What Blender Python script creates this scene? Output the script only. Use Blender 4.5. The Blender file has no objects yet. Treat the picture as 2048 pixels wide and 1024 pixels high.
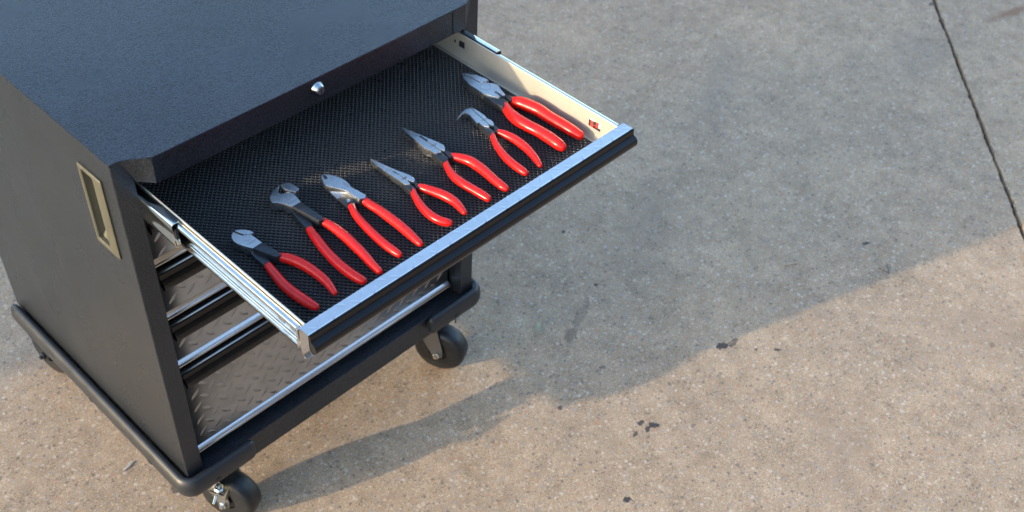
import bpy, bmesh, math, random
from mathutils import Vector, Matrix

random.seed(7)
R = math.radians
sc = bpy.context.scene

# ------------------------------------------------------------------ camera, sky, sun, exposure
ZG = 0.072                      # cabinet datum above the concrete
CAM_LOC = (-0.50198, -1.17944, 1.82346 + ZG)
CAM_ROT = (R(46.5255), R(-2.2987), R(-45.5571))
cd = bpy.data.cameras.new('camera')
cam = bpy.data.objects.new('camera', cd)
sc.collection.objects.link(cam)
cam.location = CAM_LOC
cam.rotation_euler = CAM_ROT
cd.sensor_width = 36.0
cd.lens = 2317.14 / 2048 * 36
cd.clip_start = 0.05
cd.clip_end = 1000
cd.dof.use_dof = True
cd.dof.focus_distance = 1.62
cd.dof.aperture_fstop = 7.5
sc.camera = cam

SUN_S, SUN_K = 0.316, 0.230      # light travels along (1, -S, -K)
sun_dir = Vector((1.0, -SUN_S, -SUN_K)).normalized()
elev = math.asin(-sun_dir.z)
azim = math.atan2(-sun_dir.x, -sun_dir.y)      # clockwise from +Y
w = bpy.data.worlds.new('World')
sc.world = w
w.use_nodes = True
nt = w.node_tree
bg = nt.nodes['Background']
sky = nt.nodes.new('ShaderNodeTexSky')
sky.sky_type = 'NISHITA'
sky.sun_disc = False
sky.sun_elevation = elev
sky.sun_rotation = azim
sky.altitude = 100
sky.air_density = 1.0
sky.dust_density = 1.3
sky.ozone_density = 1.6
nt.links.new(sky.outputs[0], bg.inputs[0])
bg.inputs[1].default_value = 0.15
sl = bpy.data.lights.new('sun', 'SUN')
sl.energy = 1.35
sl.angle = R(0.8)
sl.color = (1.0, 0.80, 0.52)
so = bpy.data.objects.new('sun', sl)
sc.collection.objects.link(so)
so.rotation_euler = sun_dir.to_track_quat('-Z', 'Y').to_euler()
so.location = (-6, 2, 4)
vs = sc.view_settings
vs.view_transform = 'Standard'
vs.look = 'None'
vs.exposure = 2.25
vs.gamma = 1.0
sc.render.engine = 'CYCLES'
sc.cycles.max_bounces = 6
sc.cycles.diffuse_bounces = 3
sc.cycles.glossy_bounces = 4

# ------------------------------------------------------------------ helpers
col = sc.collection

def finish(bm, name, mat, parent, loc=None, angle=0.6, flat=None):
    bm.normal_update()
    big = flat * max(f.calc_area() for f in bm.faces) if flat else 1e9
    for f in bm.faces:
        f.smooth = len(f.verts) < 9 and f.calc_area() < big
    for e in bm.edges:
        if len(e.link_faces) == 2:
            if e.calc_face_angle(0) > angle:
                e.smooth = False
        else:
            e.smooth = False
    me = bpy.data.meshes.new(name)
    bm.to_mesh(me)
    bm.free()
    me.materials.append(mat)
    o = bpy.data.objects.new(name, me)
    col.objects.link(o)
    if parent is not None:
        o.parent = parent
    if loc is not None:
        o.location = loc
    return o

def add_box(bm, x0, x1, y0, y1, z0, z1, bevel=0.0, seg=2):
    vs_ = [bm.verts.new((x, y, z)) for z in (z0, z1) for y in (y0, y1) for x in (x0, x1)]
    fs = [bm.faces.new([vs_[i] for i in f]) for f in
          ((0, 2, 3, 1), (4, 5, 7, 6), (0, 1, 5, 4), (2, 6, 7, 3), (0, 4, 6, 2), (1, 3, 7, 5))]
    if bevel:
        es = {e for f in fs for e in f.edges}
        bmesh.ops.bevel(bm, geom=list(es), offset=bevel, segments=seg, profile=0.5, affect='EDGES')

def box(name, x0, x1, y0, y1, z0, z1, mat, parent, bevel=0.0, seg=2, loc=None):
    bm = bmesh.new()
    add_box(bm, x0, x1, y0, y1, z0, z1, bevel, seg)
    return finish(bm, name, mat, parent, loc, 0.6, 0.01)

def area2(p):
    return sum(p[i][0] * p[(i + 1) % len(p)][1] - p[(i + 1) % len(p)][0] * p[i][1] for i in range(len(p)))

def inset(p, d):
    n = len(p)
    out = []
    for i in range(n):
        a, b, c = Vector(p[i - 1]), Vector(p[i]), Vector(p[(i + 1) % n])
        e1, e2 = (b - a), (c - b)
        if e1.length < 1e-9 or e2.length < 1e-9:
            out.append(p[i]); continue
        e1.normalize(); e2.normalize()
        n1, n2 = Vector((-e1.y, e1.x)), Vector((-e2.y, e2.x))
        m = n1 + n2
        if m.length < 1e-6:
            m = n1.copy()
        m.normalize()
        k = max(0.55, m.dot(n1))
        q = b + m * (d / k)
        out.append((q.x, q.y))
    return out

def add_prism(bm, p, z0, z1, bevel=0.0, ztop=None):
    """vertical prism over an outline (x, y); rounded top edge; ztop(x, y) may lower the top"""
    if area2(p) < 0:
        p = p[::-1]
    zt = (lambda q: z1) if ztop is None else (lambda q: ztop(q[0], q[1]))
    rings = [[(x, y, z0) for x, y in p]]
    if bevel:
        q1, q2 = inset(p, bevel * 0.3), inset(p, bevel)
        rings.append([(x, y, zt((x, y)) - bevel) for x, y in p])
        rings.append([(a[0], a[1], zt(b) - bevel * 0.3) for a, b in zip(q1, p)])
        rings.append([(a[0], a[1], zt(b)) for a, b in zip(q2, p)])
    else:
        rings.append([(x, y, zt((x, y))) for x, y in p])
    vr = [[bm.verts.new(c) for c in r] for r in rings]
    n = len(p)
    for a, b in zip(vr, vr[1:]):
        for i in range(n):
            j = (i + 1) % n
            bm.faces.new((a[i], a[j], b[j], b[i]))
    bm.faces.new(vr[-1])
    bm.faces.new(vr[0][::-1])

def prism(name, p, z0, z1, mat, parent, bevel=0.0, loc=None, ztop=None, angle=0.6):
    bm = bmesh.new()
    add_prism(bm, p, z0, z1, bevel, ztop)
    return finish(bm, name, mat, parent, loc, angle)

def thicken(line, t):
    """closed outline of a bent sheet: polyline plus its offset by t"""
    n = len(line)
    off = []
    for i in range(n):
        a, b, c = Vector(line[max(i - 1, 0)]), Vector(line[i]), Vector(line[min(i + 1, n - 1)])
        d1 = (b - a).normalized() if i else (c - b).normalized()
        d2 = (c - b).normalized() if i < n - 1 else d1
        n1, n2 = Vector((-d1.y, d1.x)), Vector((-d2.y, d2.x))
        m = (n1 + n2).normalized()
        q = b + m * (t / max(0.4, m.dot(n1)))
        off.append((q.x, q.y))
    return list(line) + off[::-1]

def add_extrude(bm, prof, a0, a1, axis='x'):
    """extrude a closed profile along x (prof = (y, z)) or y (prof = (x, z))"""
    def P(q, a):
        return (a, q[0], q[1]) if axis == 'x' else (q[0], a, q[1])
    A = [bm.verts.new(P(q, a0)) for q in prof]
    B = [bm.verts.new(P(q, a1)) for q in prof]
    n = len(prof)
    for i in range(n):
        j = (i + 1) % n
        bm.faces.new((A[i], A[j], B[j], B[i]))
    bm.faces.new(A[::-1])
    bm.faces.new(B)
    bmesh.ops.recalc_face_normals(bm, faces=bm.faces[:])

def extrude(name, prof, a0, a1, mat, parent, axis='x', angle=0.6):
    bm = bmesh.new()
    add_extrude(bm, prof, a0, a1, axis)
    return finish(bm, name, mat, parent, None, angle)

def catmull(P, m):
    out = []
    n = len(P)
    for i in range(n - 1):
        p0, p1, p2, p3 = P[max(i - 1, 0)], P[i], P[i + 1], P[min(i + 2, n - 1)]
        for k in range(m):
            t = k / m
            out.append(tuple(0.5 * ((2 * b) + (-a + c) * t + (2 * a - 5 * b + 4 * c - d) * t * t + (-a + 3 * b - 3 * c + d) * t ** 3)
                             for a, b, c, d in zip(p0, p1, p2, p3)))
    out.append(tuple(P[-1]))
    return out

def add_tube(bm, pts, rad, seg=16, up=Vector((0, 0, 1)), cap=True):
    """tube along pts; rad = list of (horizontal, vertical) radii"""
    rings = []
    n = len(pts)
    for i in range(n):
        a, b = Vector(pts[max(i - 1, 0)]), Vector(pts[min(i + 1, n - 1)])
        d = (b - a).normalized()
        s = d.cross(up)
        if s.length < 1e-6:
            s = Vector((1, 0, 0))
        s.normalize()
        u = s.cross(d).normalized()
        c = Vector(pts[i])
        rh, rv = rad[i]
        rings.append([bm.verts.new(c + s * rh * math.cos(2 * math.pi * k / seg) + u * rv * math.sin(2 * math.pi * k / seg)) for k in range(seg)])
    for a, b in zip(rings, rings[1:]):
        for k in range(seg):
            j = (k + 1) % seg
            bm.faces.new((a[k], a[j], b[j], b[k]))
    if cap:
        bm.faces.new(rings[0][::-1])
        bm.faces.new(rings[-1])
    bmesh.ops.recalc_face_normals(bm, faces=bm.faces[:])

def add_cyl(bm, c, axis, r0, r1, h, seg=24, chamfer=0.0):
    axis = Vector(axis).normalized()
    c = Vector(c)
    ref = Vector((0, 0, 1)) if abs(axis.z) < 0.9 else Vector((1, 0, 0))
    s = axis.cross(ref).normalized()
    u = s.cross(axis).normalized()
    prof = [(0, r0), (h, r1)]
    if chamfer:
        prof = [(0, r0 - chamfer), (chamfer, r0), (h - chamfer, r1), (h, r1 - chamfer)]
    rings = [[bm.verts.new(c + axis * a + s * r * math.cos(2 * math.pi * k / seg) + u * r * math.sin(2 * math.pi * k / seg)) for k in range(seg)] for a, r in prof]
    fs = []
    for a, b in zip(rings, rings[1:]):
        for k in range(seg):
            j = (k + 1) % seg
            fs.append(bm.faces.new((a[k], a[j], b[j], b[k])))
    fs.append(bm.faces.new(rings[0][::-1]))
    fs.append(bm.faces.new(rings[-1]))
    bmesh.ops.recalc_face_normals(bm, faces=fs)

def add_ring(bm, c, r0, r1, z0, z1, seg=28):
    for k in range(seg):
        pass
    v = {}
    for nm, r, z in (('a', r0, z0), ('b', r1, z0), ('c', r1, z1), ('d', r0, z1)):
        v[nm] = [bm.verts.new((c[0] + r * math.cos(2 * math.pi * k / seg), c[1] + r * math.sin(2 * math.pi * k / seg), z)) for k in range(seg)]
    for p, q in (('a', 'b'), ('b', 'c'), ('c', 'd'), ('d', 'a')):
        for k in range(seg):
            j = (k + 1) % seg
            bm.faces.new((v[p][k], v[p][j], v[q][j], v[q][k]))
    bmesh.ops.recalc_face_normals(bm, faces=bm.faces[:])

def empty(name, loc=(0, 0, 0), parent=None):
    o = bpy.data.objects.new(name, None)
    col.objects.link(o)
    o.location = loc
    o.empty_display_size = 0.05
    if parent is not None:
        o.parent = parent
    return o

def tag(o, label, cat, group=None):
    o['label'] = label
    o['category'] = cat
    if group:
        o['group'] = group
    return o

# ------------------------------------------------------------------ materials
def new_mat(name):
    m = bpy.data.materials.new(name)
    m.use_nodes = True
    return m, m.node_tree.nodes, m.node_tree.links, m.node_tree.nodes['Principled BSDF']

def setp(p, **k):
    for a, v in k.items():
        s = p.inputs[a.replace('_', ' ')]
        s.default_value = v

def noise(N, L, vec, scale, detail=4, rough=0.55, dist=0.0):
    n = N.new('ShaderNodeTexNoise')
    n.inputs['Scale'].default_value = scale
    n.inputs['Detail'].default_value = detail
    n.inputs['Roughness'].default_value = rough
    n.inputs['Distortion'].default_value = dist
    if vec is not None:
        L.new(vec, n.inputs['Vector'])
    return n

def ramp(N, L, fac, stops):
    r = N.new('ShaderNodeValToRGB')
    els = r.color_ramp.elements
    while len(els) < len(stops):
        els.new(0.5)
    for e, (p, c) in zip(els, stops):
        e.position = p
        e.color = (c[0], c[1], c[2], 1) if isinstance(c, tuple) else (c, c, c, 1)
    L.new(fac, r.inputs[0])
    return r

def mix(N, L, fac, a, b, mode='MIX'):
    m = N.new('ShaderNodeMix')
    m.data_type = 'RGBA'
    m.blend_type = mode
    for s, v in ((m.inputs[0], fac), (m.inputs[6], a), (m.inputs[7], b)):
        if isinstance(v, (int, float)):
            s.default_value = v
        elif isinstance(v, tuple):
            s.default_value = (v[0], v[1], v[2], 1)
        else:
            L.new(v, s)
    return m.outputs[2]

def mth(N, L, op, a, b=None, c=None):
    m = N.new('ShaderNodeMath')
    m.operation = op
    for s, v in zip(m.inputs, (a, b, c)):
        if v is None:
            continue
        if isinstance(v, (int, float)):
            s.default_value = v
        else:
            L.new(v, s)
    return m.outputs[0]

def bump(N, L, p, height, strength, dist):
    b = N.new('ShaderNodeBump')
    b.inputs['Strength'].default_value = strength
    b.inputs['Distance'].default_value = dist
    L.new(height, b.inputs['Height'])
    L.new(b.outputs[0], p.inputs['Normal'])
    return b

def simple(name, colr, rough, metal=0.0, var=0.15, vscale=60, bumps=None, coat=0.0, spec=0.5):
    """base colour with slight mottling, smudged gloss and fine relief"""
    m, N, L, p = new_mat(name)
    tc = N.new('ShaderNodeTexCoord')
    v = tc.outputs['Object']
    n = noise(N, L, v, vscale, 5, 0.6)
    lo = tuple(c * (1 - var) for c in colr)
    hi = tuple(min(1, c * (1 + var)) for c in colr)
    L.new(ramp(N, L, n.outputs[0], [(0.3, lo), (0.7, hi)]).outputs[0], p.inputs['Base Color'])
    n2 = noise(N, L, v, vscale * 0.35, 4, 0.6)
    rr = N.new('ShaderNodeMapRange')
    rr.inputs[1].default_value = 0.25
    rr.inputs[2].default_value = 0.75
    rr.inputs[3].default_value = max(0.03, rough * 0.82)
    rr.inputs[4].default_value = min(1, rough * 1.2)
    L.new(n2.outputs[0], rr.inputs[0])
    L.new(rr.outputs[0], p.inputs['Roughness'])
    setp(p, Metallic=metal)
    p.inputs['Specular IOR Level'].default_value = spec
    if coat:
        p.inputs['Coat Weight'].default_value = coat
        p.inputs['Coat Roughness'].default_value = 0.18
    if bumps:
        nb = noise(N, L, v, bumps[0], 3, 0.6)
        bump(N, L, p, nb.outputs[0], bumps[1], bumps[2])
    return m

def powder(name, colr, rough, metal):
    """hammer-finish textured paint: pebbled relief, dark pits"""
    m, N, L, p = new_mat(name)
    tc = N.new('ShaderNodeTexCoord')
    v = tc.outputs['Object']
    g = noise(N, L, v, 430, 2, 0.55)
    bump(N, L, p, g.outputs[0], 0.65, 0.0011)
    c = ramp(N, L, g.outputs[0], [(0.36, tuple(x * 0.55 for x in colr)), (0.60, tuple(x * 1.18 for x in colr))]).outputs[0]
    big = noise(N, L, v, 5, 2, 0.55)
    c = mix(N, L, 1.0, c, ramp(N, L, big.outputs[0], [(0.3, 0.88), (0.7, 1.1)]).outputs[0], 'MULTIPLY')
    L.new(c, p.inputs['Base Color'])
    sm = noise(N, L, v, 7, 2, 0.5)
    L.new(ramp(N, L, sm.outputs[0], [(0.3, rough * 0.9), (0.7, min(1.0, rough * 1.25))]).outputs[0], p.inputs['Roughness'])
    setp(p, Metallic=metal)
    return m

M = {}
M['powder'] = powder('hammered_charcoal_paint', (0.052, 0.060, 0.073), 0.27, 0.70)
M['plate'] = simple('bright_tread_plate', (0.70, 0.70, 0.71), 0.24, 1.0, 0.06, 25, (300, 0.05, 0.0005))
M['panel'] = simple('shade_darkened_tread_plate', (0.36, 0.385, 0.425), 0.34, 1.0, 0.12, 25, (300, 0.06, 0.0006))  # same tread plate, its colour darkened to carry the closed fronts' shade
M['steel'] = simple('ground_steel', (0.48, 0.49, 0.505), 0.27, 1.0, 0.10, 140, (900, 0.08, 0.0004))
M['oxide'] = simple('black_oxide_steel', (0.055, 0.06, 0.068), 0.42, 0.8, 0.2, 200, (700, 0.1, 0.0004))
M['stamp'] = simple('etched_mark', (0.20, 0.205, 0.215), 0.5, 0.9, 0.1, 300)
M['zinc'] = simple('zinc_plated_steel', (0.78, 0.79, 0.75), 0.13, 1.0, 0.10, 70, (200, 0.06, 0.0006))
M['wall'] = simple('galvanised_drawer_sheet', (0.60, 0.565, 0.49), 0.34, 0.5, 0.06, 30, (500, 0.05, 0.0003))
M['chrome'] = simple('chrome', (0.55, 0.57, 0.58), 0.12, 1.0, 0.06, 80)
M['black_plastic'] = simple('black_vinyl_trim', (0.005, 0.0055, 0.007), 0.2, 0.0, 0.2, 40, None, 0.0, 0.38)
M['rubber'] = simple('grey_black_rubber_bumper', (0.017, 0.020, 0.025), 0.42, 0.0, 0.12, 90, (900, 0.12, 0.0005))
M['tyre'] = simple('dusty_caster_rubber', (0.010, 0.012, 0.015), 0.42, 0.0, 0.4, 120, (500, 0.25, 0.0008))
M['liner'] = simple('black_ribbed_liner', (0.005, 0.0055, 0.007), 0.6, 0.0, 0.25, 150, None, 0.0, 0.2)
M['studs'] = simple('glossy_black_liner_stud', (0.006, 0.007, 0.009), 0.30, 0.0, 0.25, 150, None, 0.4, 0.9)
M['olive'] = simple('bronze_coated_pull', (0.088, 0.085, 0.063), 0.45, 0.25, 0.06, 30, (500, 0.05, 0.0004))
M['dark'] = simple('painted_slot_shade', (0.012, 0.012, 0.013), 0.6, 0.0, 0.2, 100)  # dark colour stands in for shade inside seams, slots and holes
M['red_plastic'] = simple('red_lever_plastic', (0.36, 0.045, 0.035), 0.5, 0.0, 0.35, 500)
M['white_plastic'] = simple('white_lever_plastic', (0.75, 0.74, 0.70), 0.4)

def red_grip():
    m, N, L, p = new_mat('red_dipped_vinyl')
    v = N.new('ShaderNodeTexCoord').outputs['Object']
    n = noise(N, L, v, 45, 4, 0.6)
    L.new(ramp(N, L, n.outputs[0], [(0.3, (0.56, 0.009, 0.009)), (0.7, (0.70, 0.015, 0.011))]).outputs[0], p.inputs['Base Color'])
    n2 = noise(N, L, v, 55, 6, 0.75)
    L.new(ramp(N, L, n2.outputs[0], [(0.3, 0.20), (0.55, 0.25), (0.72, 0.38)]).outputs[0], p.inputs['Roughness'])
    p.inputs['Specular IOR Level'].default_value = 0.34
    bump(N, L, p, noise(N, L, v, 260, 3, 0.6).outputs[0], 0.10, 0.0006)
    return m
M['red'] = red_grip()

# stains: x, y, half length, half width, angle (deg), strength, noise scale, colour
TAR = (0.035, 0.037, 0.042)
STAINS = [
    (1.115, -0.358, 0.0178, 0.0089, -20, 0.92, 90, TAR), (1.144, -0.366, 0.0148, 0.0074, 10, 0.66, 120, TAR),
    (1.193, -0.448, 0.0104, 0.0044, -35, 0.83, 120, TAR), (1.160, -0.415, 0.0044, 0.0037, 0, 0.74, 120, TAR),
    (0.831, -0.392, 0.0118, 0.0074, -40, 0.92, 90, TAR), (0.816, -0.368, 0.0081, 0.0052, 0, 0.87, 120, TAR),
    (0.813, -0.389, 0.0081, 0.0052, 30, 0.87, 120, TAR), (0.786, -0.381, 0.0089, 0.0037, 20, 0.78, 140, TAR),
    (0.953, -0.076, 0.0444, 0.0118, 20, 0.30, 75, TAR), (0.895, -0.099, 0.0222, 0.0118, 20, 0.45, 80, TAR),
    (0.874, -0.212, 0.0074, 0.0059, 0, 0.69, 60, (0.12, 0.10, 0.09)), (1.646, -0.396, 0.0118, 0.0044, -30, 0.92, 60, TAR),
    (0.650, -0.471, 0.0096, 0.0067, -30, 0.92, 60, TAR), (1.053, -0.036, 0.0052, 0.0044, 0, 0.83, 90, TAR),
    (1.134, 0.142, 0.0059, 0.0044, 20, 0.83, 90, TAR), (2.784, 0.069, 0.0148, 0.0074, 0, 0.74, 60, TAR),
    (0.041, 0.156, 0.0148, 0.0104, 40, 0.64, 80, TAR), (-0.092, 0.176, 0.0089, 0.0059, 10, 0.64, 90, TAR),
    (1.563, -0.778, 0.0089, 0.0059, 10, 0.64, 90, (0.13, 0.07, 0.05)), (0.724, -0.226, 0.0067, 0.0052, 60, 0.74, 90, TAR),
    (2.927, -0.130, 0.1100, 0.0220, -15, 0.85, 26, (0.24, 0.135, 0.085)),
    (2.478, -0.048, 0.1700, 0.0900, 10, 0.32, 12, (0.20, 0.165, 0.14)), (1.275, 0.003, 0.1600, 0.0700, 30, 0.29, 14, (0.19, 0.15, 0.12)),
    (1.591, -0.741, 0.1400, 0.1000, -30, 0.30, 14, (0.30, 0.215, 0.155)), (1.081, -0.690, 0.1400, 0.0800, 20, 0.27, 14, (0.30, 0.215, 0.155)),
    (0.194, 0.788, 0.3000, 0.1000, 35, 0.26, 12, (0.20, 0.18, 0.16)), (1.948, 0.278, 0.2500, 0.0600, 25, 0.26, 12, (0.20, 0.17, 0.145)),
]

def concrete():
    m, N, L, p = new_mat('exposed_aggregate_concrete')
    v = N.new('ShaderNodeTexCoord').outputs['Object']
    big = noise(N, L, v, 2.3, 4, 0.6)
    c = ramp(N, L, big.outputs[0], [(0.3, (0.262, 0.226, 0.180)), (0.52, (0.308, 0.262, 0.203)), (0.72, (0.345, 0.288, 0.218))]).outputs[0]
    c = mix(N, L, 1.0, c, ramp(N, L, noise(N, L, v, 6.5, 5, 0.68, 0.5).outputs[0], [(0.30, 0.84), (0.5, 1.0), (0.68, 1.09)]).outputs[0], 'MULTIPLY')
    med = noise(N, L, v, 22, 3, 0.65)
    c = mix(N, L, 1.0, c, ramp(N, L, med.outputs[0], [(0.28, 0.78), (0.5, 1.0), (0.75, 1.16)]).outputs[0], 'MULTIPLY')
    # sand matrix and two sizes of stone
    fine = noise(N, L, v, 330, 2, 0.7)
    c = mix(N, L, 1.0, c, ramp(N, L, fine.outputs[0], [(0.26, 0.34), (0.42, 0.84), (0.55, 1.06), (0.74, 1.55)]).outputs[0], 'MULTIPLY')
    heights = []
    wv = N.new('ShaderNodeVectorMath'); wv.operation = 'MULTIPLY_ADD'
    L.new(noise(N, L, v, 160, 1, 0.5).outputs['Color'], wv.inputs[0])
    wv.inputs[1].default_value = (0.006, 0.006, 0)
    L.new(v, wv.inputs[2])
    for scale, keep, stops in (
            (240, 0.50, [(0.0, (0.075, 0.073, 0.075)), (0.20, (0.33, 0.25, 0.18)), (0.42, (0.44, 0.41, 0.37)), (0.60, (0.25, 0.26, 0.28)), (0.76, (0.36, 0.20, 0.12)), (0.90, (0.56, 0.53, 0.48))]),
            (105, 0.22, [(0.0, (0.10, 0.10, 0.11)), (0.25, (0.24, 0.25, 0.275)), (0.5, (0.40, 0.34, 0.27)), (0.72, (0.46, 0.45, 0.43)), (0.9, (0.33, 0.19, 0.13))])):
        vo = N.new('ShaderNodeTexVoronoi')
        vo.voronoi_dimensions = '2D'
        vo.inputs['Scale'].default_value = scale
        L.new(wv.outputs[0], vo.inputs['Vector'])
        sp = N.new('ShaderNodeSeparateColor')
        L.new(vo.outputs['Color'], sp.inputs[0])
        stone = ramp(N, L, sp.outputs[0], stops)
        stone.color_ramp.interpolation = 'CONSTANT'
        pick = mth(N, L, 'LESS_THAN', sp.outputs[1], keep)
        core = ramp(N, L, vo.outputs['Distance'], [(0.26, 1.0), (0.46, 0.0)]).outputs[0]
        f = mth(N, L, 'MULTIPLY', pick, core)
        heights.append((f, 1.0 if scale > 200 else 1.4))
        c = mix(N, L, mth(N, L, 'MULTIPLY', f, 0.62), c, stone.outputs[0])
    c = mix(N, L, 1.0, c, (1.34, 1.15, 0.99), 'MULTIPLY')
    # oil and rust marks
    wob = noise(N, L, v, 35, 4, 0.65)
    wp = N.new('ShaderNodeVectorMath'); wp.operation = 'MULTIPLY_ADD'
    L.new(wob.outputs['Color'], wp.inputs[0]); wp.inputs[1].default_value = (0.012, 0.012, 0)
    L.new(v, wp.inputs[2])
    sn = [noise(N, L, v, q, 4, 0.7) for q in (14, 75, 120)]
    for (x, y, a, b, ang, st, ns, colr) in STAINS:
        mp = N.new('ShaderNodeMapping')
        mp.vector_type = 'TEXTURE'
        mp.inputs['Location'].default_value = (x + 0.006, y + 0.006, 0)
        mp.inputs['Rotation'].default_value = (0, 0, R(ang))
        mp.inputs['Scale'].default_value = (a, b, 1)
        L.new(wp.outputs[0], mp.inputs['Vector'])
        ln = N.new('ShaderNodeVectorMath'); ln.operation = 'LENGTH'
        L.new(mp.outputs[0], ln.inputs[0])
        nn = sn[0] if ns < 30 else (sn[1] if ns < 85 else sn[2])
        f = mth(N, L, 'SUBTRACT', mth(N, L, 'MULTIPLY_ADD', nn.outputs[0], 2.2, -0.1), ln.outputs['Value'])
        soft = 0.6 if a > 0.09 else 0.12
        mr = N.new('ShaderNodeMapRange')
        mr.inputs[1].default_value = -soft * 0.5
        mr.inputs[2].default_value = soft
        mr.inputs[3].default_value = 0.0
        mr.inputs[4].default_value = st
        L.new(f, mr.inputs[0])
        c = mix(N, L, mr.outputs[0], c, colr)
    L.new(c, p.inputs['Base Color'])
    setp(p, Roughness=0.88)
    p.inputs['Specular IOR Level'].default_value = 0.3
    bump(N, L, p, fine.outputs[0], 0.35, 0.0015)
    return m
M['concrete'] = concrete()
M['joint'] = simple('dirt_in_joint', (0.035, 0.038, 0.03), 0.9, 0.0, 0.4, 120, (300, 0.4, 0.002))

# ------------------------------------------------------------------ ground
def structure(o):
    o['kind'] = 'structure'
    return o

bm = bmesh.new()
S = 160
add_box(bm, -S, S, -S, S, -0.4, -0.018)
structure(finish(bm, 'ground', M['joint'], None))
JA, JB = Vector((2.8120, 0.0763)), Vector((1.9735, -0.6471))
jd = (JA - JB).normalized()
jn = Vector((-jd.y, jd.x))          # towards the cabinet's far side
def slab(name, side):
    rnd = random.Random(3 + side)
    edge = []
    t = -3.0
    pts = [-S * 0.8]
    while t < 4.0:
        pts.append(t)
        t += 0.012
    pts.append(S * 0.8)
    for t in pts:
        chip = 0.0062 + rnd.uniform(-0.0017, 0.0017) + 0.0008 * math.sin(t * 19 + side)
        if rnd.random() < 0.03:
            chip += 0.004
        q = JB + jd * t + jn * side * chip
        edge.append((q.x, q.y))
    a, b = JB + jd * S * 0.8 + jn * side * S, JB - jd * S * 0.8 + jn * side * S
    bm = bmesh.new()
    poly = edge + [(a.x, a.y), (b.x, b.y)]
    if area2(poly) < 0:
        poly = poly[::-1]
    top = [bm.verts.new((x, y, 0.0)) for x, y in poly]
    bot = [bm.verts.new((x, y, -0.016)) for x, y in poly]
    bm.faces.new(top)
    n = len(top)
    for i in range(n):
        j = (i + 1) % n
        bm.faces.new((bot[i], bot[j], top[j], top[i]))
    return structure(finish(bm, name, M['concrete'], None))
slab('concrete_slab', 1)
slab('concrete_slab', -1)

# ------------------------------------------------------------------ tool cabinet
W, D, H, ZB = 0.68, 0.5862, 0.8426, 0.1483
PW = 0.0312
cab = tag(empty('tool_cabinet', (0, 0, ZG)), 'charcoal hammered steel rolling tool cabinet with its top drawer pulled open', 'tool cabinet')

# top sheet with the bowed front edge
front = [(0.0129, 0.0004), (0.024, -0.0050), (0.0333, -0.0103), (0.042, -0.0165), (0.0508, -0.0215), (0.066, -0.0228), (0.12, -0.0232)]
contour = [(-0.0004, D + 0.001), (-0.0004, 0.0002)] + front + [(W / 2, -0.0245)] + [(W - x, y - 0.0015) for x, y in front[::-1]] + [(W + 0.0004, 0.0002), (W + 0.0004, D + 0.001)]
prism('top_panel', contour, H - 0.0035, H, M['powder'], cab, 0.0012)

# bowed front rail under the top sheet, its ends sweeping back into the posts
bm = bmesh.new()
ZR = 0.7975
tp = [(0.0015, -0.0003)] + front + [(W / 2, -0.0245)] + [(W - x, y - 0.0015) for x, y in front[::-1]] + [(W - 0.0015, -0.0003)]
bt = []
for (x, y) in tp:
    xx = min(max(x, 0.0327), W - 0.0245)
    yy = y
    if x < 0.05:
        k = max(0.0, (x - 0.0129) / 0.0379); xx = 0.0327 + 0.0181 * k; yy = -0.0003 + (-0.0212) * k
    elif x > W - 0.05:
        k = max(0.0, (W - x - 0.0129) / 0.0379); xx = W - 0.0245 - 0.0263 * k; yy = -0.0003 + (-0.0222) * k
    bt.append((xx, yy))
ins = 0.0008
TV = [bm.verts.new((x, y + ins, H - 0.0034)) for x, y in tp]
BV = [bm.verts.new((x, y + ins, ZR)) for x, y in bt]
BB = [bm.verts.new((x, 0.035, ZR)) for x, y in bt]
for i in range(len(tp) - 1):
    bm.faces.new((BV[i], BV[i + 1], TV[i + 1], TV[i]))
    if (bt[i + 1][0] - bt[i][0]) > 1e-5:
        bm.faces.new((BB[i], BB[i + 1], BV[i + 1], BV[i]))
bmesh.ops.remove_doubles(bm, verts=bm.verts[:], dist=1e-6)
bmesh.ops.recalc_face_normals(bm, faces=bm.faces[:])
rail = finish(bm, 'front_rail', M['powder'], cab, None, 0.5)
# make sure the rail faces forward
box('rail_seam', 0.5990, 0.6002, -0.0246, -0.0200, ZR + 0.001, H - 0.0036, M['dark'], rail)

# side sheets folded into the front posts
def side(mirror):
    f = (lambda x: W - x) if mirror else (lambda x: x)
    p = [(f(0), D), (f(0), 0.0), (f(PW), 0.0), (f(PW), 0.036), (f(0.004), 0.036), (f(0.004), D)]
    if area2(p) < 0:
        p = p[::-1]
    bm = bmesh.new()
    add_prism(bm, p, ZB, H - 0.0036)
    es = []
    for e in bm.edges:
        a, b = e.verts
        if abs(a.co.z - b.co.z) > 0.1 and a.co.y < 0.001 :
            es.append(e)
    bmesh.ops.bevel(bm, geom=es, offset=0.0022, segments=3, profile=0.5, affect='EDGES')
    return finish(bm, 'side_panel', M['powder'], cab, None, 0.6, 0.02)
left = side(False)
side(True)
def cut(o, x0, x1, y0, y1, z0, z1):
    c = box('cutter', x0, x1, y0, y1, z0, z1, M['dark'], None)
    c.location = o.matrix_world.translation
    md = o.modifiers.new('cut', 'BOOLEAN')
    md.object = c
    md.operation = 'DIFFERENCE'
    md.solver = 'EXACT'
    c.parent = cab
    c.location = (0, 0, 0)
    bpy.context.view_layer.update()
    me = bpy.data.meshes.new_from_object(o.evaluated_get(bpy.context.evaluated_depsgraph_get()))
    o.modifiers.clear()
    ar = max(q.area for q in me.polygons)
    for q in me.polygons:
        q.use_smooth = False
    o.data = me
    bpy.data.objects.remove(c)
cut(left, -0.01, 0.02, 0.058, 0.090, 0.6545, 0.7895)
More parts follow.
